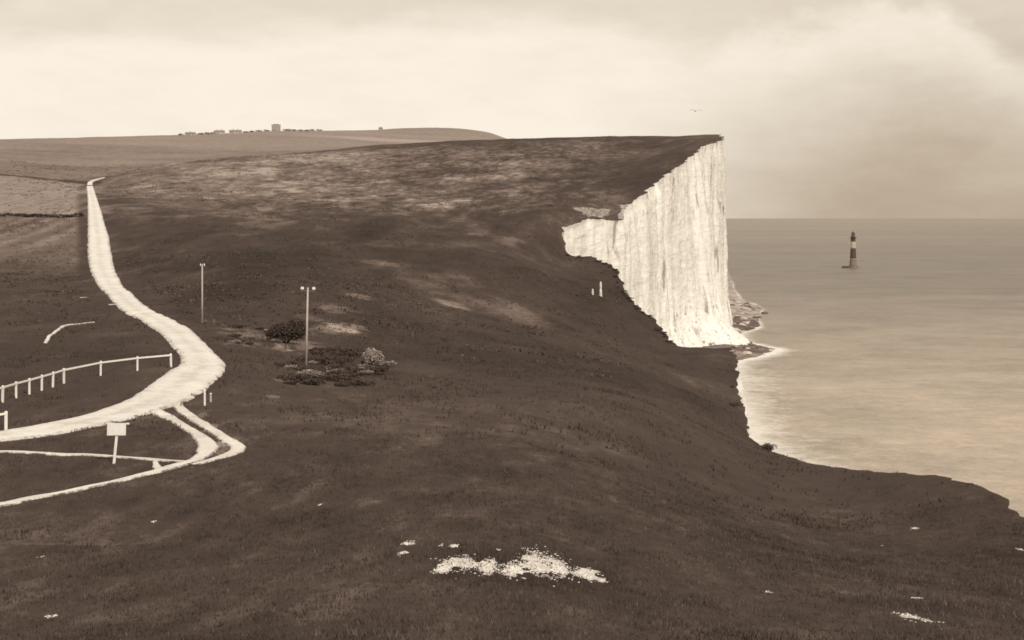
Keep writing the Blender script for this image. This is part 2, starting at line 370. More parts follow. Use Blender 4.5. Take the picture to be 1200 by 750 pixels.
for a in [(250,345,75,38,-.13,.6,30),(440,265,50,24,-.15,.6,25),(330,300,80,22,-.09,.6,25),(250,270,60,20,-.06,.6,25),(720,200,90,34,-.10,.3,30),(690,345,70,40,-.08,.3,30),(640,420,150,40,-.07,.4,20),(820,460,50,60,-.05,.3,20),
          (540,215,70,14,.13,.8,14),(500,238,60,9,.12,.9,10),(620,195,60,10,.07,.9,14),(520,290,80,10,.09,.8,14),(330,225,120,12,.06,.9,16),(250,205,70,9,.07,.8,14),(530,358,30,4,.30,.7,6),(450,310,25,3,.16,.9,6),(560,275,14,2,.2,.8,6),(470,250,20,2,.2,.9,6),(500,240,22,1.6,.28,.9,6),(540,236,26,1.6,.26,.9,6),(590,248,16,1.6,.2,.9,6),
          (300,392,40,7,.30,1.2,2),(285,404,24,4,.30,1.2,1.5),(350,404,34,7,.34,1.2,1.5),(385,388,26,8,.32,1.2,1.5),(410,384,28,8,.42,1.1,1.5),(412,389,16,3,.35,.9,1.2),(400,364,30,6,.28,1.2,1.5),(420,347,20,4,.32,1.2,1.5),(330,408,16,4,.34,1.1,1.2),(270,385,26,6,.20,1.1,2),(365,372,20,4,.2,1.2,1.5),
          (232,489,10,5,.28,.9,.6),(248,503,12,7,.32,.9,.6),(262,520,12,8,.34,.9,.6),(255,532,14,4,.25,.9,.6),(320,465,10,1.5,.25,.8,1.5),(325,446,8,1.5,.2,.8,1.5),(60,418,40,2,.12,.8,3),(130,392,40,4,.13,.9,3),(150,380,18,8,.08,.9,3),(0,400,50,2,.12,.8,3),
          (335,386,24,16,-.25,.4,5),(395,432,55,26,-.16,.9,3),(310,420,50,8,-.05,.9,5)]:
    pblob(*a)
near = 1-sstep(60, 150, yv)
tone += near*(0.26*fbm(GX/1.6, GY/4, 4, 0.65)) + 0.10*fbm(GX/11+4, GY/24, 3)*(1-sstep(300,400,yv))
tone += 0.05*(1-sstep(90, 200, yv))
tone += 0.16*np.exp(-((GY-61.5-0.02*GX)/0.30)**2)*(1-sstep(-11,-8,GX))*(0.6+0.8*fbm(GX/3,GY*0,3))
rd = np.abs(GX-road_x(GY)); tone += 0.10*(1-sstep(2.5, 9, rd))*(GY < 700)*sstep(88,100,GY)*(0.5+fbm(GX/3, GY/8, 2))
chalk = 0*tone
SPOTS = [(537,662,.62,1.6),(520,668,.35,.8),(572,665,.40,1.7),(603,668,.42,2.1),(630,663,.66,2.8),(655,667,.38,2.4),(688,674,.50,1.4),(707,681,.15,.4),
  (478,638,.24,.5),(472,649,.22,.45),(517,640,.10,.4),(532,641,.16,.4),(583,645,.10,.3),(1070,701,.30,.25),(1062,723,.30,.7),(1080,728,.45,.5),(1095,729,.2,.3),(1072,620,.3,.5),(1035,640,.12,.2),(900,694,.15,.2),(180,612,.12,.2),(47,653,.1,.3),(185,666,.1,.3),(375,592,.1,.3),(60,722,.2,.3),(1196,645,.1,.8)]
SPOTW = [ground_hit(a[0],a[1])+(a[2],a[3]) for a in SPOTS]
for x0, y0, rx, ry in SPOTW:
    dd = np.sqrt(((GX-x0)/rx)**2+((GY-y0)/ry)**2)
    m_ = dd < 2.5
    v_ = 1-sstep(0.55, 1.15, dd[m_]+1.1*fbm(GX[m_]/0.35, GY[m_]/0.8, 3, 0.6)); chalk[m_] = np.maximum(chalk[m_], 0.66*v_)
    if rx > .3: tone -= 0.12*np.exp(-(dd/2.2)**2)
def inpoly(px_list):
    pts_ = [ground_hit(*p) for p in px_list]; ins = np.zeros(GX.shape, bool)
    wx = GX+0.8*fbm(GX/3, GY/5, 3); wy = GY+3*fbm(GX/4+9, GY/6, 3)
    for i in range(len(pts_)):
        (x1, y1), (x2, y2) = pts_[i], pts_[i-1]
        c_ = ((y1 > wy) != (y2 > wy)) & (wx < (x2-x1)*(wy-y1)/((y2-y1) or 1e-9)+x1); ins ^= c_
    return ins
chalk = np.maximum(chalk, 0.47*inpoly([(667,243.5),(690,243),(717,245),(714,251),(706,255.5),(688,256.5),(680,250)]))
chalk = np.maximum(chalk, 0.50*inpoly([(726,240),(746,238),(744,250),(730,257),(722,256),(728,248)]))
for a in [(97,262,1.6,3),(133,247,1.4,3),(438,167,1.0,.8),(704,400,1.2,3)]:
    chalk = np.maximum(chalk, 0.62*blob(a[0], a[1], a[2], a[3], 0.8, 0.5, 1.5))
ed = GX-XE[:,None]; chalk = np.maximum(chalk, 0.38*np.exp(ed/1.2)*sstep(560,600,yv))
R_, C_ = GX.shape
idx = np.arange(R_*C_).reshape(R_, C_)
fc = np.stack([idx[:-1,:-1], idx[:-1,1:], idx[1:,1:], idx[1:,:-1]], -1).reshape(-1, 4)
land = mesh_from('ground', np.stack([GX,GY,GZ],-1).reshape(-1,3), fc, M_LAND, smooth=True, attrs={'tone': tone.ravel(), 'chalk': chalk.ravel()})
tag(land, 'rolling grass downland running from the foreground to the cliff top', kind='structure')

# ------------------------------------------------------------------ chalk cliff (shares the turf edge, row by row)
NV = 84
zt = GZ[:,-1]
ex = XE.copy(); ey = YS.copy()
k = 9; sx_ = np.convolve(np.pad(edge0(YS), k, 'edge'), np.ones(2*k+1)/(2*k+1), 'valid')
tx = np.gradient(sx_); ty = np.gradient(YS); L = np.hypot(tx, ty)+1e-9
nx = ty/L; ny = -tx/L
k = 5
nx = np.convolve(np.pad(nx, k, 'edge'), np.ones(2*k+1)/(2*k+1), 'valid'); ny = np.convolve(np.pad(ny, k, 'edge'), np.ones(2*k+1)/(2*k+1), 'valid')
L = np.hypot(nx, ny)+1e-9; nx /= L; ny /= L
arc = np.concatenate([[0], np.cumsum(np.hypot(np.diff(sx_), np.diff(YS)))])
s = np.linspace(0, 1, NV)[None]
O = (2.5+0.045*zt)[:,None]
O = O*(1-0.55*sstep(735, 775, YS))[:,None] + (4.5*np.exp(-((YS-712)/26.0)**2))[:,None]
talus = sstep(0.74, 1.0, s)**1.6
off = O*(0.5*s + 0.75*talus*(0.7+0.6*vnoise(arc/22, arc*0+2))[:,None])
off = off + 12*talus*np.exp(-((YS-733)/24.0)**2)[:,None]
ar = arc[:,None]+0*s; zz = zt[:,None]*(1-s)
sc = sstep(100, 500, YS)[:,None]
env = np.minimum(1, s*14)
off = off + env*sc*((4.5-2.5*sstep(745,775,YS)[:,None])*fbm(ar/34, zz/160, 2)*np.minimum(1, s*3)) + env*((1.0+1.5*sc)*fbm(ar/13, zz/60, 3) + (0.4+0.7*sc)*fbm(ar/3.4, zz/22+5, 3) + 0.35*fbm(ar/1.5, zz/1.6, 2)) - 0.35*np.exp(-((s-0.03)/0.03)**2)*(s > 0)
CX = ex[:,None]+nx[:,None]*off; CY = ey[:,None]+ny[:,None]*off; CZ = zt[:,None]*(1-s) - 2.5*s
low = sstep(0.45, 0.9, s)+0*ar; lip = np.maximum(0, 1-s*np.maximum(zt,10)[:,None]/1.5)
ii = np.arange(R_*NV).reshape(R_, NV)
fc2 = np.stack([ii[:-1,:-1], ii[:-1,1:], ii[1:,1:], ii[1:,:-1]], -1).reshape(-1, 4)
cliff = mesh_from('chalk_cliff', np.stack([CX,CY,CZ],-1).reshape(-1,3), fc2, M_CLIFF, smooth=True, attrs={'low': low.ravel(), 'lip': lip.ravel()})
tag(cliff, 'tall white chalk cliff falling from the turf edge to the sea', kind='structure')

# ------------------------------------------------------------------ shore platform
W = np.array([(60,70),(150,52),(300,52),(440,57),(540,66),(600,78),(645,93),(655,99),(672,110),(688,117),(699,120),(706,119),(722,115),(745,112),(772,113),(800,118),(815,124),(840,135),(870,140),(930,147),(1000,163),(1060,168),(1130,168),(1200,176),(1280,184),(1500,214),(1900,262),(3000,400)])
BY = np.concatenate([np.arange(62, 600, 3.0), np.arange(600, 1300, 1.5), np.arange(1300, 3000, 12.0)])
wl = np.interp(BY, W[:,0], W[:,1]) + 2.2*fbm(BY/9, BY*0+2, 4)*sstep(590,640,BY)
foot = np.interp(BY, YS, CX[:,-1])
foot = np.minimum(np.interp(BY, YS, XE)-4, foot)
NB = 60; t = np.linspace(0, 1, NB)[None]
BX = foot[:,None]-0.5 + (wl+7-foot)[:,None]*t; BYg = np.repeat(BY[:,None], NB, 1)
dw = wl[:,None]-BX
BZ = np.where(dw > 0, 0.12*dw, 0.16*dw).clip(-1.2, 2.6)
BZ = BZ + 0.35*fbm(BX/4, BYg/4, 4, 0.6) + 0.1
bt = np.full(BX.shape, 0.50)
bt = np.where((BYg > 640) & (BYg < 765), 0.27+0.16*(BX < 106+0*BX), bt)
bt = np.where((BYg >= 765) & (BYg < 812), 0.85, bt)
bt = np.where((BYg >= 812) & (BYg < 890), 0.20, bt)
bt = np.where(BYg >= 890, 0.62, bt)
bt = bt + 0.35*fbm(BX/7, BYg/11, 4)
jj = np.arange(len(BY)*NB).reshape(len(BY), NB)
fc3 = np.stack([jj[:-1,:-1], jj[:-1,1:], jj[1:,1:], jj[1:,:-1]], -1).reshape(-1, 4)
beach = mesh_from('beach', np.stack([BX,BYg,BZ],-1).reshape(-1,3), fc3, M_BEACH, smooth=True, attrs={'tone': bt.ravel()})
tag(beach, 'narrow shingle and rock platform at the cliff foot', kind='structure')

# ------------------------------------------------------------------ sea
sxg = np.concatenate([[-90000,-30000,-9000,-2500,-600,-150], np.arange(0, 420, 3.0), 420*1.12**np.arange(0, 50)])
syg = np.concatenate([[-20000,-5000,-1000,-200], np.arange(20, 1500, 4.0), 1500*1.09**np.arange(0, 50)])
SX, SY = np.meshgrid(sxg, syg)
wlx = np.interp(SY, W[:,0], W[:,1])
d = SX-wlx
wid = 3+10*(1-sstep(560, 650, SY))+8*np.exp(-((SY-800)/40)**2)+3*np.exp(-((SY-690)/60)**2)
foam = 0.95*np.exp(-np.maximum(d, 0)/wid)
foam += 0.46*np.exp(-np.maximum(d, 0)/60)*(1-sstep(620, 800, SY)) + 0.10*fbm(SX/25, SY/50, 3)*np.exp(-np.maximum(d,0)/90)
foam = np.clip(foam, 0, 1)*(1-sstep(1300, 1800, SY)) + 0.0
jj = np.arange(SX.size).reshape(SX.shape)
fc4 = np.stack([jj[:-1,:-1], jj[:-1,1:], jj[1:,1:], jj[1:,:-1]], -1).reshape(-1, 4)
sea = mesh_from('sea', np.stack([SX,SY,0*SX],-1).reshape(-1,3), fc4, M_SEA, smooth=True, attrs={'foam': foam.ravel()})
tag(sea, 'calm sea reaching to the horizon', kind='structure')

# ------------------------------------------------------------------ road and tracks
def resample(pts, step):
    pts = np.array(pts, float); out = []
    n = len(pts)
    for i in range(n-1):
        p0 = pts[max(i-1,0)]; p1 = pts[i]; p2 = pts[i+1]; p3 = pts[min(i+2,n-1)]
        m = max(2, int(np.hypot(*(p2-p1)[:2])/step))
        for j in range(m):
            u = j/m; out.append(0.5*((2*p1)+(-p0+p2)*u+(2*p0-5*p1+4*p2-p3)*u*u+(-p0+3*p1-3*p2+p3)*u**3))
    out.append(pts[-1]); return np.array(out)
TRACKS = []
def ribbon(name, pts, mat, lift, rag, label, step=0.5, seed=0, kind='structure', cat=None):
    q = resample(pts, step); TRACKS.append(q)
    tg = np.gradient(q[:,:2], axis=0); tg /= np.linalg.norm(tg, axis=1)[:,None]+1e-9
    nr = np.stack([tg[:,1], -tg[:,0]], 1)
    a = np.concatenate([[0], np.cumsum(np.linalg.norm(np.diff(q[:,:2], axis=0), axis=1))])
    rl = q[:,2]*0.57*(1+rag*fbm(a/2.3+seed, a*0+seed, 4, 0.7)); rr = q[:,2]*0.57*(1+rag*fbm(a/2.3+seed+40, a*0+seed+7, 4, 0.7))
    K = 9; cols = []; ac = []
    for i in range(K):
        u = -1+2*i/(K-1)
        o = np.where(u < 0, u*rl, u*rr)
        x = q[:,0]+nr[:,0]*o; y = q[:,1]+nr[:,1]*o
        L_ = lift + 0.00025*y
        z = height(x, y)+(L_ if 0 < i < K-1 else -0.12)
        cols.append(np.stack([x, y, z], 1)); ac.append(u+0*x)
    V = np.stack(cols, 1); n = len(q)
    jj = np.arange(n*K).reshape(n, K)
    f = np.stack([jj[:-1,:-1], jj[:-1,1:], jj[1:,1:], jj[1:,:-1]], -1).reshape(-1, 4)
    return tag(mesh_from(name, V.reshape(-1,3), f, mat, smooth=True, attrs={'across': np.stack(ac, 1).ravel()}), label, cat, kind=kind)
ribbon('road', ROADC, M_ROAD, 0.085, 0.10, 'white chalk road winding up the down', 0.6, 1)
ribbon('track', [gp(p,d)+(w,) for p,d,w in [(105.2,700,2.6),(106,722,2.2),(112,735,2.0),(122,750,1.2)]], M_ROAD, 0.4, 0.1, 'top bend of the chalk road', 2, 2)
def low(pts): return [((px-600)/F*(13.15*F/(py-HZ)), 13.15*F/(py-HZ), w) for px,py,w in pts]
ribbon('track', low([(204,466,.8),(213,478,.85),(226,487,.85),(240,496,.85),(256,507,.85),(270,516,.95),(279,523,.95),(277,529,.85),(266,534,.7),(252,538,.5),(238,542,.5),(225,545,.3)]), M_TRACK, 0.05, 0.30, 'outer wheel rut of the chalk track', 0.3, 3)
ribbon('track', low([(170,474,1.3),(186,482,1.1),(203,490,.8),(218,499,.75),(232,509,.85),(243,519,1.1),(242,529,1.15),(233,537,.9),(222,542,.75),(200,547,.85),(185,551,.8),(165,556,.6),(140,562,.6),(105,569,.65),(70,576,.65),(40,581,.7),(0,590,.8),(-60,600,.8),(-160,615,.8),(-400,650,.8),(-700,690,.8),(-1000,720,.8)]), M_TRACK, 0.06, 0.35, 'inner wheel rut swinging back along the meadow', 0.3, 4)
ribbon('footpath', low([(-1100,505,.7),(-600,512,.7),(-300,519,.7),(-160,524,.7),(-60,527,.7),(0,528,.65),(40,529,.7),(70,531,.7),(110,532,.6),(150,536,.5),(185,539,.45),(212,541,.4),(222,541,.3)]), M_TRACK, 0.045, 0.45, 'thin chalk footpath crossing the meadow', 0.3, 5)
ribbon('footpath', low([(182,541,.3),(184,547,.5),(190,550,.5),(205,547,.4)]), M_TRACK, 0.04, 0.4, 'short chalk loop joining path and track', 0.25, 6)
ribbon('footpath', [gp(p,d)+(w,) for p,d,w in [(53,161,.3),(55,168,.45),(60,180,.45),(68,191,.5),(77,198,.6),(92,201,.5),(110,205,.3)]], M_TRACK, 0.06, 0.5, 'short curved chalk path on the slope west of the road', 0.4, 7)

# ------------------------------------------------------------------ vegetation
def scatter_free(x, y):
    ok = (x < edge(y)-0.3) & (x > -(60+y))
    for x0, y0, rx, ry in SPOTW: ok &= (((x-x0)/rx)**2+((y-y0)/ry)**2 > 0.8) | (rng.random(len(x)) < 0.22)
    for q in TRACKS:
        if q[:,1].min() > 260: continue
        step = q[::2]
        for s0 in range(0, len(x), 20000):
            sl = slice(s0, s0+20000)
            d2 = ((x[sl,None]-step[None,:,0])**2+(y[sl,None]-step[None,:,1])**2)
            j = d2.argmin(1); ok[sl] &= np.sqrt(d2[np.arange(len(j)), j]) > step[j,2]*0.5*(0.72+0.35*rng.random(len(j)))
    return ok
def blades(name, n, y0, y1, hmin, hmax, wd, per, label, mat, power=1.4, spread=0.1, urange=(-0.42,0.42), tmul=1.0, dense=None, tb=0.0):
    u = rng.random(n); y = (y0**(power)+u*(y1**power-y0**power))**(1/power)
    x = (urange[0]+rng.random(n)*(urange[1]-urange[0]))*y
    ok = scatter_free(x, y)
    if dense is not None: ok &= rng.random(n) < dense(x, y)
    x = x[ok]; y = y[ok]; n = len(x)
    ct = 0.22 + 0.30*fbm(x/1.8, y/3.5, 4, 0.6) + 0.15*fbm(x/8, y/16, 2) + 0.15*rng.standard_normal(n) + 0.6*(rng.random(n) > 0.975) + tb
    x = np.repeat(x, per)+rng.normal(0, spread, n*per); y = np.repeat(y, per)+rng.normal(0, spread, n*per)
    ct = np.repeat(ct, per); N = n*per; z = height(x, y)
    a = rng.random(N)*2*math.pi; h = (hmin+(hmax-hmin)*rng.random(N)**1.5)*(1+0.8*np.clip(fbm(x/2.7+50, y/3.5, 3), -0.5, 1)); ww = wd*(0.6+0.8*rng.random(N))
    lx = rng.normal(0, 0.4, N)*h; ly = rng.normal(0, 0.4, N)*h
    dx = np.cos(a)*ww/2; dy = np.sin(a)*ww/2
    V = np.stack([np.stack([x-dx, y-dy, z-0.03],1), np.stack([x+dx, y+dy, z-0.03],1), np.stack([x+lx, y+ly, z+h],1)], 1).reshape(-1,3)
    T = np.repeat(ct, 3); T[2::3] += 0.18
    T = np.clip(T*tmul, 0, 1)
    return tag(mesh_from(name, V, np.arange(N*3).reshape(-1,3), mat, attrs={'tone': T}), label, 'grass', kind='stuff')
blades('meadow_grass', 52000, 20, 100, 0.05, 0.17, 0.03, 4, 'short dark meadow grass covering the foreground slope', M_GRASS, power=1.2)
blades('rough_grass', 50000, 95, 420, 0.10, 0.34, 0.10, 4, 'rough tussock grass over the valley and cliff-top slope', M_TUSS, power=1.5, spread=0.3, tmul=0.8,
       dense=lambda x, y: 0.15+0.85*sstep(-0.1, 0.35, fbm(x/9, y/14, 3)))
def bush_data(rx, ry, h, n, leaf, r, pale=0.0):
    V = []; T = []
    k = 4+int(r.random()*3); lobes = [(r.normal(0, rx*0.38), r.normal(0, ry*0.38), h*(0.35+0.3*r.random()), 0.45+0.3*r.random()) for _ in range(k)]
    for i in range(n):
        lb = lobes[i % k]; a = r.random()*2*math.pi; e = math.asin(r.random()*1.5-0.5 if r.random() < .9 else 0.2) if True else 0
        q = 0.72+0.34*r.random()
        x = lb[0]+math.cos(a)*math.cos(e)*rx*lb[3]*q; y = lb[1]+math.sin(a)*math.cos(e)*ry*lb[3]*q; z = max(-0.05*h, lb[2]+math.sin(e)*h*0.5*q)
        nrm = r.normal(0, 1, 3); t1 = np.cross(nrm, (0.3, 0.5, 1.0)); t1 /= np.linalg.norm(t1)+1e-6; t2 = np.cross(nrm/np.linalg.norm(nrm), t1)
        s_ = leaf*(0.6+0.8*r.random()); c0 = np.array((x, y, z))
        V += [c0-t1*s_, c0+t2*s_*0.6, c0+t1*s_, c0-t2*s_*0.6]
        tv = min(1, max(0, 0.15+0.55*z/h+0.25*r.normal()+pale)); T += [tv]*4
    return np.array(V), np.arange(n*4).reshape(-1, 4), np.array(T)
def bush(name, x, y, rx, ry, h, n, leaf, mat, label, cat, group=None, pale=0.0, stems=True, seed=0):
    r = np.random.default_rng(seed); z = hz(x, y)
    e = empty(name, (x, y, z)); tag(e, label, cat, group)
    V, Fa, T = bush_data(rx, ry, h, n, leaf, r, pale)
    mesh_from('foliage', V, Fa, mat, e, attrs={'tone': T})
    if stems:
        m = MB()
        for i in range(6):
            a = r.random()*6.28; m.tube((0.1*math.cos(a), 0.1*math.sin(a), -0.15), (rx*0.5*math.cos(a), ry*0.5*math.sin(a), h*0.6), 0.05*h/1.5+0.01, 0.015, 6)
        m.build('stem', M_STEM, e)
    return e
x, y = gp(335, 182); bush('gorse_bush', x, y, 2.9, 2.2, 2.5, 6500, 0.12, M_LEAF, 'large round dark gorse bush west of the pole with the wide crossarm', 'bush', seed=1)
x, y = gp(438, 163); bush('thorn_bush', x, y, 1.15, 0.9, 1.9, 1400, 0.10, M_LEAFP, 'pale thorn bush at the east end of the valley scrub', 'bush', pale=0.45, seed=2)
r = np.random.default_rng(5)
for i in range(84):
    px = 338+r.random()*112; D = 134+r.random()*46
    if px < 365: D = 132+r.random()*20
    if px > 425: D = 150+r.random()*18
    if r.random() < .12: px = 275+r.random()*60; D = 165+r.random()*35
    x, y = gp(px, D); sz = 0.35+0.75*r.random()**1.5
    bush('gorse_bush', x, y, sz*1.3, sz, sz*0.62, int(200+450*sz), 0.09, M_LEAF if r.random() < .72 else M_LEAFP, 'low dark gorse bush in the scrub around the pole with the wide crossarm', 'bush', 'gorse bushes in the valley scrub', stems=sz > 0.6, seed=100+i, pale=0.1*r.random())
for i in range(34):
    yy = 150+r.random()*365 if i < 8 else 355+r.random()*150; x = float(edge(yy))-0.5-r.random()*1.2; sz = 0.3+0.5*r.random()*(0.6+yy/500)
    bush('edge_shrub', x, yy, sz*1.2, sz, sz*0.75, 240, 0.11, M_LEAF, 'small wind-cut dark shrub growing on the turf lip of the cliff', 'bush', 'small shrubs along the cliff edge', stems=False, seed=300+i)
x, y = gp(908, 187); 
for dx in (-0.9, 0, 1.0):
    xx = x+dx*1.3; yy = 186+dx*3
    xx = min(xx, float(edge(yy))-0.5); bush('edge_shrub', xx, yy, 0.55, 0.45, 0.75, 300, 0.08, M_LEAF, 'small wind-cut dark shrub growing on the turf lip of the cliff', 'bush', 'small shrubs along the cliff edge', stems=False, seed=400+int(dx*10))
# low scrub cover on the hillside (one mass nobody could count)
def scrub(name, n, y0, y1, u0, u1, size, dens, label, mat):
    y = y0+(y1-y0)*rng.random(n); x = (u0+(u1-u0)*rng.random(n))*y
    ok = (x < edge(y)-2) & (rng.random(n) < dens(x, y)) & (np.abs(x-road_x(y)) > 6); x = x[ok]; y = y[ok]; n = len(x)
    per = 7; ct = 0.3+0.2*rng.standard_normal(n)
    sz = size*(0.5+rng.random(n))
    X = np.repeat(x, per)+rng.normal(0, 1, n*per)*np.repeat(sz, per); Y = np.repeat(y, per)+rng.normal(0, 1, n*per)*np.repeat(sz, per)*0.7
    Z = height(X, Y)+np.abs(rng.normal(0, 0.45, n*per))*np.repeat(sz, per); N = len(X)
    a = rng.normal(size=(N,3)); a /= np.linalg.norm(a,axis=1)[:,None]; b = rng.normal(size=(N,3)); b /= np.linalg.norm(b,axis=1)[:,None]
    s_ = (np.repeat(sz, per)*0.45)[:,None]; C0 = np.stack([X,Y,Z],1)
    V = np.stack([C0-a*s_, C0+b*s_*.7, C0+a*s_, C0-b*s_*.7],1).reshape(-1,3)
    T = np.clip(np.repeat(ct, per*4)+rng.normal(0,.1,N*4), 0, 1)
    tag(mesh_from(name, V, np.arange(N*4).reshape(-1,4), mat, attrs={'tone': T}), label, 'scrub', kind='stuff')
scrub('hillside_scrub', 30000, 200, 1050, -0.33, 0.07, 0.42, lambda x, y: 0.08+0.8*sstep(-0.05, 0.5, fbm(x/30+2, y/20, 5, 0.7)), 'low dark heather and gorse scrub over the hillside', M_HEATH)

# hedges bounding the fields
def hedge(pts, h, wd, label):
    q = resample([p+(1,) for p in pts], 0.9); r = np.random.default_rng(len(pts)); V = []; T = []
    e = empty('field_hedge', (q[0,0], q[0,1], hz(q[0,0], q[0,1]))); tag(e, label, 'hedge', 'hedges between the fields')
    base = np.array(e.location)
    for p in q:
        z = hz(p[0], p[1]); hh = h*(0.6+0.7*vnoise(p[0]/3, p[1]/3))
        for i in range(16):
            c0 = np.array((p[0]+r.normal(0,.4), p[1]+r.normal(0,wd), z+r.random()*hh))-base
            a = r.normal(size=3); a /= np.linalg.norm(a); b = r.normal(size=3); b /= np.linalg.norm(b); s_ = .32
            V += [c0-a*s_, c0+b*s_, c0+a*s_, c0-b*s_]; T += [0.2+0.4*r.random()]*4
    mesh_from('foliage', np.array(V), np.arange(len(V)).reshape(-1,4), M_LEAF, e, attrs={'tone': np.array(T)})
hedge([ground_hit(-120,254), ground_hit(0,254), ground_hit(50,254.5), ground_hit(97,254)], 1.0, 0.35, 'low dark hedge below the pale field west of the road')

# ------------------------------------------------------------------ telegraph poles
def pole(px, D, H, arm, lean, label, ins, wide):
    x, y = gp(px, D); z = hz(x, y); e = empty('telegraph_pole', (x, y, z)); tag(e, label, 'telegraph pole', 'telegraph poles in the valley')
    e.rotation_euler = (0, math.radians(lean), 0)
    MB().tube((0,0,-0.6), (0,0,H), 0.13, 0.085, 14).build('shaft', M_POLE, e, True)
    MB().lathe([(0.15,0),(0.13,0.06),(0.02,0.16)], (0,0,H), 12).build('cap', M_IRON, e)
    az = H-0.42
    m = MB().bar((-arm/2,0.15,az), (arm/2,0.15,az), 0.10, 0.12); m.build('crossarm', M_ARM, e, bevel=0.01)
    MB().bar((-arm*0.28,0.19,az-0.05), (0,0.14,az-0.6), 0.03, 0.04).bar((arm*0.28,0.19,az-0.05), (0,0.14,az-0.6), 0.03, 0.04).build('brace', M_IRON, e)
    for xx in ins:
        i_ = MB().lathe([(0.05,0.0),(0.095,0.03),(0.095,0.13),(0.055,0.16),(0.075,0.20),(0.06,0.27),(0.02,0.29)], (xx,0.15,az+0.12), 12).build('insulator', M_PORC, e, True)
        MB().tube((xx,0.15,az+0.04), (xx,0.15,az+0.14), 0.02, 0.02, 8).build('pin', M_IRON, i_)
    return e
pole(237, 205, 8.0, 0.62, 0, 'slender telegraph pole with a short crossarm, farther of two, near the road', (-0.25, 0.25), False)
pole(358.7, 156, 8.0, 1.5, 1.3, 'telegraph pole with a wide crossarm and white insulators standing in scrub', (-0.66, -0.5, 0.5, 0.66), True)

# ------------------------------------------------------------------ fences, signpost, markers
def post_bm(x, y, z, h, w=0.15):
    m = MB(); m.box((x, y, z+h/2-0.2), (w, w, h+0.4)); m.box((x, y, z+h+0.025), (w+0.02, w+0.02, 0.05), 0, 0.6); return m
def fence(plist, label, hh=1.17, group='white roadside fences'):
    pts = [(((px-600)/F)*(13.15*F/(py-HZ)), 13.15*F/(py-HZ)) for px, py in plist]
    x0, y0 = pts[-1]; z0 = hz(x0, y0); e = empty('roadside_fence', (x0, y0, z0)); tag(e, label, 'fence', group)
    tops = []
    for x, y in pts:
        z = hz(x, y); r = random.Random(int(x*50)); lean = r.uniform(-.03,.03)
        o = post_bm(0, 0, 0, hh).build('post', M_WHITE, e, bevel=0.012); o.location = (x-x0, y-y0, z-z0); o.rotation_euler = (r.uniform(-.02,.02), lean, r.uniform(-.3,.3))
        tops.append((x-x0, y-y0, z-z0+hh-0.09))
    for a, b in zip(tops[:-1], tops[1:]):
        MB().bar((a[0]+.02,a[1]-.10,a[2]), (b[0]+.02,b[1]-.10,b[2]), 0.06, 0.14).build('rail', M_WHITE, e, bevel=0.01)
fence([(-190,532),(-155,521),(-125,511),(-100,503),(-78,496),(-58,490),(-39,484),(-20,477.5),(3,470),(19,464.5),(34.5,460),(49,456),(62,452),(75,448.5),(118,442),(161,437),(200.5,432.5)], 'long white post and rail fence curving beside the chalk road')
fence([(-180,541),(-140,532),(-100,524),(-60,515.5),(-25,508.5),(7,503)], 'short end of white rail fence at the left edge, nearest the road')
# signpost
D = 13.15*F/(542.5-HZ); x, y = gp(133.5, D); z = hz(x, y)
e = empty('signpost', (x, y, z), math.radians(12)); tag(e, 'white signpost with a blank square board leaning beside the chalk footpath', 'signpost'); e.rotation_euler = (0.0, math.radians(5.5), math.radians(12))
m = MB(); m.box((0,0,0.85), (0.14,0.12,2.5)); m.build('post', M_WHITE, e, bevel=0.012)
m = MB(); m.box((0.09,-0.10,1.86), (0.98,0.045,0.66)); b = m.build('board', M_WHITE, e, bevel=0.01); b.rotation_euler = (0, math.radians(-4), 0)
MB().box((0.52,-0.06,2.2), (0.16,0.05,0.09)).build('batten', M_WHITE, e)
MB().box((0.09,-0.068,1.65), (0.9,0.03,0.06)).build('back_brace', M_IRON, e)
for px, py, h, lab in [(240,470,1.05,'white marker post on the verge inside the road bend'),(247,466,0.6,'short grey stump beside the white marker post at the bend')]:
    D = 13.15*F/(py-HZ)*0.998; x, y = gp(px, D); z = hz(x, y)
    e = empty('marker_post', (x, y, z)); tag(e, lab, 'post')
    MB().box((0,0,h/2-.2), (0.13,0.13,h+.4)).build('shaft', M_WHITE if h > .8 else M_POLE, e, bevel=0.012); MB().box((0,0,h+0.03), (0.16,0.16,0.06), 0, 0.6).build('cap', M_WHITE, e)
for px, D, h, w_, lab in [(704,400,3.8,0.62,'tall narrow pale chalk stack standing on the dark cliff-top slope'),(694.5,398,1.5,0.45,'small pale chalk lump left of the tall chalk stack')]:
    x, y = gp(px, D); z = hz(x, y); m = MB(); r = random.Random(int(px)); rings = []
    n = 9; prof = [(w_*0.62,-0.5),(w_*0.5,0.1*h),(w_*0.62,0.3*h),(w_*0.42,0.5*h),(w_*0.52,0.7*h),(w_*0.38,0.9*h),(w_*0.12,h)]
    m.lathe(prof, (0,0,0), n); m.v = [(a*(1+r.uniform(-.25,.25)), b2*(1+r.uniform(-.25,.25)), c2) for a, b2, c2 in m.v]
    o = m.build('chalk_stack', M_CHALK); o.location = (x, y, z); tag(o, lab, 'rock')

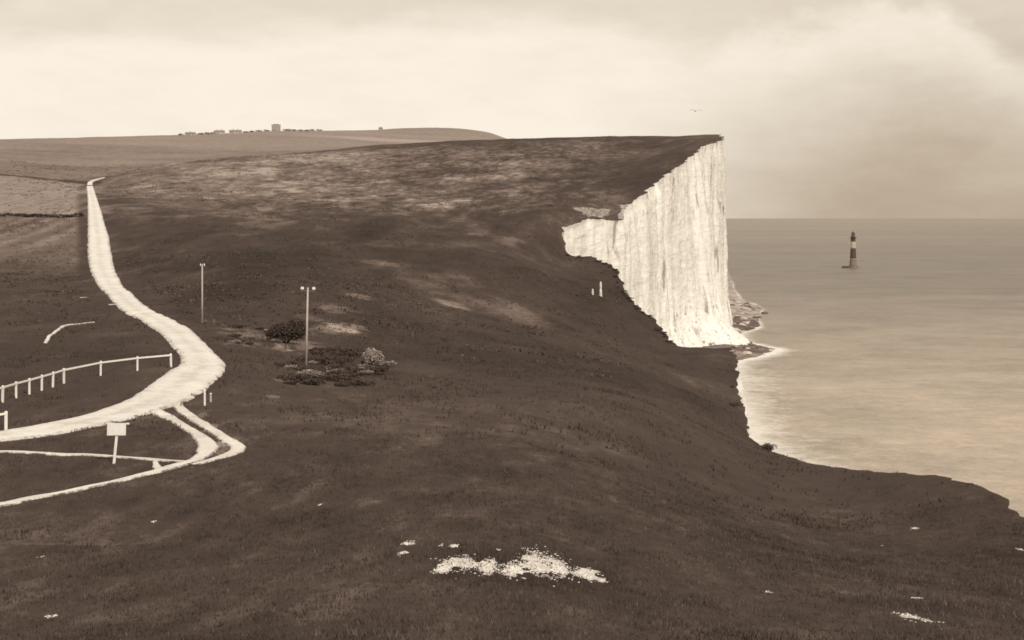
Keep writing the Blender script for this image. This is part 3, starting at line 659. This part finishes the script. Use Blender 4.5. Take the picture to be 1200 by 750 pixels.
# ------------------------------------------------------------------ chalk rubble in the foreground
def rock_mesh(r, sz, flat=0.6):
    n = 8; vs = []; fs = []
    prof = [(0.0,-0.5),(0.8,-0.35),(1.0,0.0),(0.75,0.35),(0.35,0.5)]
    m = MB(); m.lathe([(max(.05,a)*sz, b*sz*flat) for a, b in prof], (0,0,0), n)
    m.v = [(a*(1+r.uniform(-.3,.3)), b*(1+r.uniform(-.3,.3)), c+r.uniform(-.12,.12)*sz) for a, b, c in m.v]; return m
r = random.Random(4)
rub = MB()
for i in range(4200):
    x0, y0, sx2, sy2 = r.choices(SPOTW, [q_[2]*q_[3] for q_ in SPOTW])[0]
    x = x0+r.gauss(0, sx2*.45); y = y0+r.gauss(0, sy2*.5); m = rock_mesh(r, r.uniform(.012,.04)); z = hz(x, y)
    if float(fbm(x/.35, y/.9, 3)) < r.uniform(-.30, .05): continue
    rub.add([(a+x, b+y, c2+z+.01) for a, b, c2 in m.v], m.f)
tag(rub.build('chalk_rubble', M_CHALK), 'small loose chalk rubble on the bare patches of the foreground slope', 'rubble', kind='stuff')
for i in range(26):
    x0, y0, sx2, sy2 = r.choices(SPOTW[:7], [q_[2]*q_[3] for q_ in SPOTW[:7]])[0]
    x = x0+r.gauss(0, sx2*.4); y = y0+r.gauss(0, sy2*.4); m = rock_mesh(r, r.uniform(.05,.11)); o = m.build('chalk_lump', M_CHALK)
    o.location = (x, y, hz(x, y)+.02); o.rotation_euler = (0,0,r.uniform(0,6)); tag(o, 'fist to head sized chalk lump in the bare white patch in the foreground', 'rock', 'chalk lumps in the foreground patch')

# boulders on the shore
for i in range(130):
    if i == 0: x, y, sz, mt, lab, gr = 267/1800*958*1.09, 958, 2.4, M_STONE, 'lone dark boulder in the shallows off the rock platform', None; x = (896-600)/F*958
    else:
        y = r.uniform(660, 1080); wv = float(np.interp(y, W[:,0], W[:,1])); x = wv-(r.uniform(-2, 14) if i < 90 else r.uniform(6, 30))
        if x < float(np.interp(y, YS, XE))+3: x = wv-r.uniform(-3, 4); sz = r.uniform(.25,1.0)**1.3*(1.5 if y < 850 else 1.9)
        mt, lab, gr = (M_STONE, 'dark weedy boulder on the shore platform below the headland', 'dark boulders on the shore') if r.random() < .65 else (M_PALESTONE, 'pale chalk boulder on the shore platform below the headland', 'pale boulders on the shore')
    o = rock_mesh(r, sz, .8).build('boulder', mt); o.location = (x, y, max(0.1, 0.12*(float(np.interp(y, W[:,0], W[:,1]))-x))+0.2); tag(o, lab, 'boulder', gr)

# ------------------------------------------------------------------ lighthouse
LX, LY = gp(999.8, 1830); e = empty('lighthouse', (LX, LY, 0)); tag(e, 'tall banded lighthouse tower standing in the sea below the cliff', 'lighthouse')
def rad(z): return 2.75+2.0*(1-z/36.0)**1.8
def band(z0, z1): return [(rad(z0+(z1-z0)*i/8), z0+(z1-z0)*i/8) for i in range(9)]
MB().lathe([(6.6,-3),(6.6,0.6),(6.2,0.9),(6.2,2.0),(5.6,2.2)], n=32).build('foundation', M_LBASE, e)
MB().lathe(band(2.0, 11.8), n=32).build('lower_tower', M_LBASE, e, True)
MB().lathe(band(11.8, 23.4), n=32).build('dark_band', M_LDARK, e, True)
MB().lathe(band(23.4, 31.2), n=32).build('white_band', M_LWHITE, e, True)
MB().lathe(band(31.2, 35.0)+[(3.2,35.4),(3.7,35.7)], n=32).build('upper_band', M_LDARK, e, True)
gl = MB().lathe([(3.2,35.6),(4.1,35.8),(4.1,36.1),(3.2,36.15)], n=32).build('gallery', M_LDARK, e)
m = MB()
for i in range(24):
    a = i*math.pi/12; m.tube((3.95*math.cos(a),3.95*math.sin(a),36.1), (3.95*math.cos(a),3.95*math.sin(a),37.2), .05, .05, 5)
for zz_ in (36.6, 37.2):
    for i in range(24):
        a = i*math.pi/12; b = a+math.pi/12; m.tube((3.95*math.cos(a),3.95*math.sin(a),zz_), (3.95*math.cos(b),3.95*math.sin(b),zz_), .045, .045, 5)
m.build('railing', M_IRON, gl)
MB().lathe([(2.2,36.1),(2.2,38.0)], n=24).build('lantern_base', M_LDARK, e)
MB().lathe([(2.0,38.0),(2.0,40.6)], n=24).build('lantern_glass', M_LGLASS, e)
m = MB()
for i in range(10):
    a = i*math.pi/5; m.tube((2.06*math.cos(a),2.06*math.sin(a),38.0), (2.06*math.cos(a),2.06*math.sin(a),40.6), .09, .09, 5)
m.build('glazing_bar', M_LDARK, e)
dm = MB().lathe([(2.35,40.6),(2.3,40.9),(1.9,41.7),(1.2,42.4),(0.45,42.8),(0.4,43.2),(0.1,43.4)], n=24).build('dome', M_LDARK, e, True)
MB().tube((0,0,43.3), (0,0,45.6), .12, .05, 6).build('vane_rod', M_IRON, dm)
for zz_ in (8, 15, 21, 27, 33):
    MB().box((0.4,-rad(zz_)+0.05,zz_), (0.7,0.3,1.3)).build('window', M_LGLASS, e)
ls = MB(); ls.box((-9.0,-1,0.9), (7.5,7,2.4)); ls = ls.build('landing_stage', M_LDARK, e, bevel=.1)
m = MB()
for i in range(5): m.tube((-12.4+1.7*i,-4.3,1.8), (-12.4+1.7*i,-4.3,3.0), .08, .08, 5)
m.tube((-12.4,-4.3,3.0), (-5.6,-4.3,3.0), .07, .07, 5); m.build('handrail', M_IRON, ls)

# ------------------------------------------------------------------ distant buildings
def house(px, D, w_, dp, hw, hr, label, wall, rz=0, chim=1, wins=3, flat=False, dz=0.0, group=None):
    x, y = gp(px, D); z = hz(x, y)+dz; e = empty('house', (x, y, z), rz); tag(e, label, 'house', group)
    wl_ = MB().box((0,0,hw/2-1), (w_,dp,hw+2)).build('wall', wall, e)
    if flat:
        rf = MB().box((0,0,hw+0.2), (w_+.5,dp+.5,0.4)).box((0,0,hw+0.7), (w_*.6,dp*.6,0.8)).build('roof', M_FROOF, e)
    else:
        a = w_/2+.4; b = dp/2+.5
        rf = MB().add([(-a,-b,hw),(a,-b,hw),(a,b,hw),(-a,b,hw),(-a+.3,0,hw+hr),(a-.3,0,hw+hr)], [(0,1,5,4),(2,3,4,5),(0,4,3),(1,2,5),(3,2,1,0)]).build('roof', M_FROOF, e)
    for i in range(chim):
        cx = (-.5+(i+.5)/chim)*w_*.8; MB().box((cx,0,hw+hr+.2), (.9,.7,1.8)).build('chimney', M_FWALL, rf)
    rows = 2 if hw > 5 else 1
    for rr in range(rows):
        for i in range(wins):
            f = MB().box((-w_/2+w_*(i+.5)/wins,-dp/2-.03,1.5+rr*2.9), (1.1,.1,1.5)).build('window', M_FWALLP, e)
            MB().box((-w_/2+w_*(i+.5)/wins,-dp/2-.09,1.5+rr*2.9), (.85,.06,1.25)).build('pane', M_FGLASS, f)
    MB().box((w_*.5/wins*0-w_/2+w_/wins,-dp/2-.04,1.0), (1.0,.1,2.0)).build('door', M_FGLASS, e)
house(323.5, 1895, 10.5, 9, 7.6, 0.5, 'square two-storey house standing highest on the far skyline', M_FWALL, 0.1, 2, 4, flat=True, dz=-0.2)
house(223, 1765, 11, 6, 2.6, 1.9, 'low whitewashed bungalow, leftmost building on the far skyline', M_FWALLP, -0.05, 1, 3, dz=-1.0)
house(257, 1822, 12, 6, 3.0, 2.0, 'long low cottage on the far skyline, left one of a close pair', M_FWALLP, 0.05, 2, 3, dz=-0.6)
house(276, 1835, 14, 6, 2.8, 1.9, 'long low cottage on the far skyline, right one of a close pair', M_FWALLP, 0.0, 2, 4, dz=-0.6)
house(446, 2120, 5, 4, 2.8, 1.2, 'tiny hut alone on the skyline beside the far summit', M_FWALL, 0.0, 1, 1)
for i, (px, D, s_) in enumerate([(212,1740,2.0),(236,1780,2.2),(243,1790,2.6),(248,1800,2.4),(288,1850,1.8),(296,1860,2.0),(303,1870,2.0),(312,1885,2.4),(334,1905,2.6),(339,1908,3.0),(344,1910,2.4),(352,1925,2.2),(360,1935,2.6),(366,1945,2.4),(374,1955,1.8)]):
    x, y = gp(px, D); bush('skyline_tree', x, y, s_*2.0, s_*1.5, s_*1.0, 150, 0.5, M_FARLEAF, 'low wind-bent tree in the line along the far skyline', 'tree', 'low trees on the far skyline', seed=600+i)

# ------------------------------------------------------------------ gull
e = empty('gull', ((815-600)/F*150, 150, CAMZ+125/F*150), math.radians(8)); tag(e, 'lone gull gliding in the sky above the headland', 'bird')
m = MB(); m.lathe([(0.01,-.26),(0.05,-.2),(0.075,-.05),(0.07,.06),(0.04,.16),(0.035,.2),(0.01,.26)], n=12)
m.v = [(a, c2, b) for a, b, c2 in m.v]; m.f = [f[::-1] for f in m.f]; m.build('body', M_GULLH, e, True)
for sgn in (-1, 1):
    pts = [(0.04,.10,.02,-.10),(0.22,.13,.10,-.06),(0.42,.07,.11,-.08),(0.62,-.06,.05,-.12)]
    m = MB(); vs = []
    for xx, y0, z0, y1 in pts: vs += [(sgn*xx, y0, z0), (sgn*xx, y1 if xx < .6 else y0-.02, z0-.004), (sgn*xx, (y0+y1)/2, z0+.018)]
    fs = []
    for i in range(3):
        a = 3*i; b = a+3; fs += [(a,b,b+2,a+2),(a+2,b+2,b+1,a+1),(a+1,b+1,b,a)]
    m.add(vs, fs); m.build('wing', M_GULLW, e)

# ------------------------------------------------------------------ camera, sun, sky
cam = bpy.data.cameras.new('camera'); co = bpy.data.objects.new('camera', cam); COL.objects.link(co); scene.camera = co
co.location = (0, 0, CAMZ); co.rotation_euler = (math.radians(90), 0, 0)
cam.sensor_width = 36; cam.lens = 54; cam.shift_y = -120/1200; cam.clip_start = 0.5; cam.clip_end = 300000
sd = Vector((0.38, -0.72, 0.66)).normalized()       # towards the sun: right of and behind the viewer
sun = bpy.data.lights.new('sun', 'SUN'); so = bpy.data.objects.new('sun', sun); COL.objects.link(so)
sun.energy = 2.9; sun.angle = math.radians(0.6); sun.color = (1.0, 0.93, 0.80)
so.rotation_euler = (-sd).to_track_quat('-Z', 'Y').to_euler()
wd = bpy.data.worlds.new('World'); scene.world = wd; wd.use_nodes = True; nt = wd.node_tree; nt.nodes.clear()
class WN(NT):
    def __init__(s): s.t = nt; s.co = nt.nodes.new('ShaderNodeTexCoord')
q = WN(); gen = q.co.outputs['Generated']
sk = nt.nodes.new('ShaderNodeTexSky'); sk.sky_type = 'NISHITA'; sk.sun_disc = False
sk.sun_elevation = math.asin(sd.z); sk.sun_rotation = math.atan2(sd.x, sd.y); sk.dust_density = 2.0
bw = nt.nodes.new('ShaderNodeRGBToBW'); nt.links.new(sk.outputs[0], bw.inputs[0])
sp_ = nt.nodes.new('ShaderNodeSeparateXYZ'); nt.links.new(gen, sp_.inputs[0])
yy_ = q.math('MAXIMUM', sp_.outputs['Y'], 0.15)
az = q.math('DIVIDE', sp_.outputs['X'], yy_); el = q.math('DIVIDE', sp_.outputs['Z'], yy_)
cv = q.mapping((1,1,2.0), src=gen)
cl1 = q.noise(5.5, 7, 0.55, cv, 0.4); cl2 = q.noise(22, 5, 0.6, q.mapping((1,1,3.5), src=gen), 0.2)
# brightness of the cloud sheet: bright low bank inland, greyer over the sea and higher up
inland = q.maprange(az, -0.02, 0.15, 1, 0, True)
lowb = q.maprange(el, 0.085, 0.14, 1, 0, True)
wob = q.math('MULTIPLY', q.math('SUBTRACT', cl1, 0.5), 0.10)
topd = q.maprange(q.math('ADD', el, wob), 0.105, 0.135, 0, 1, True)
ln = q.math('SUBTRACT', 0.89, q.math('MULTIPLY', topd, 0.17))
# bank of cumulus to the right, above the sea mist
rise = q.maprange(q.math('ADD', az, q.math('MULTIPLY', wob, 1.6)), 0.02, 0.24, 0, 1, True)
haze = q.maprange(q.math('ADD', el, q.math('MULTIPLY', wob, 1.2)), 0.0, 0.125, 0, 1, True)
rb = q.math('ADD', 0.43, q.math('MULTIPLY', haze, 0.34))
ea = q.math('DIVIDE', q.math('SUBTRACT', az, 0.225), 0.135); ee = q.math('DIVIDE', q.math('SUBTRACT', el, 0.03), 0.105)
cn = q.noise(13, 6, 0.6, q.mapping((1,1,1.3), src=gen), 0.3)
dd_ = q.math('ADD', q.math('ADD', q.math('MULTIPLY', ea, ea), q.math('MULTIPLY', ee, ee)), q.math('MULTIPLY', q.math('SUBTRACT', cn, 0.5), 1.3))
cumT = q.math('MULTIPLY', q.maprange(dd_, 0.85, 1.22, 0, 1, True), q.maprange(el, 0.085, 0.11, 0, 1, True))
rim = q.math('MULTIPLY', q.maprange(dd_, 0.45, 0.95, 0, 1, True), q.maprange(el, 0.06, 0.10, 0, 1, True))
rb = q.math('ADD', rb, q.math('SUBTRACT', q.math('MULTIPLY', rim, 0.07), q.math('MULTIPLY', cumT, 0.17)))
mixv = q.math('ADD', q.math('MULTIPLY', ln, q.math('SUBTRACT', 1.0, rise)), q.math('MULTIPLY', rb, rise))
mixv = q.math('ADD', mixv, q.math('MULTIPLY', q.math('SUBTRACT', cl2, 0.5), 0.14))
mixv = q.math('ADD', mixv, q.math('MULTIPLY', q.math('MULTIPLY', q.math('SUBTRACT', cl1, 0.5), 0.18), q.math('SUBTRACT', 1.0, q.math('MULTIPLY', rise, 0.75))))
mixv = q.math('ADD', q.math('MULTIPLY', mixv, 0.97), q.math('MULTIPLY', bw.outputs[0], 0.004))
colr = q.ramp(mixv, [(0.25, (0.335,0.26,0.17,1)), (0.42, (0.50,0.405,0.30,1)), (0.62, (0.69,0.60,0.485,1)), (0.88, (0.97,0.875,0.745,1)), (1.0, (0.98,0.89,0.775,1))])
bg = nt.nodes.new('ShaderNodeBackground'); nt.links.new(colr, bg.inputs[0]); bg.inputs[1].default_value = 1.0
out = nt.nodes.new('ShaderNodeOutputWorld'); nt.links.new(bg.outputs[0], out.inputs[0])
scene.view_settings.view_transform = 'Standard'; scene.view_settings.look = 'None'; scene.view_settings.exposure = 0

scene.render.filter_size = 1.7
scene.cycles.filter_width = 1.7
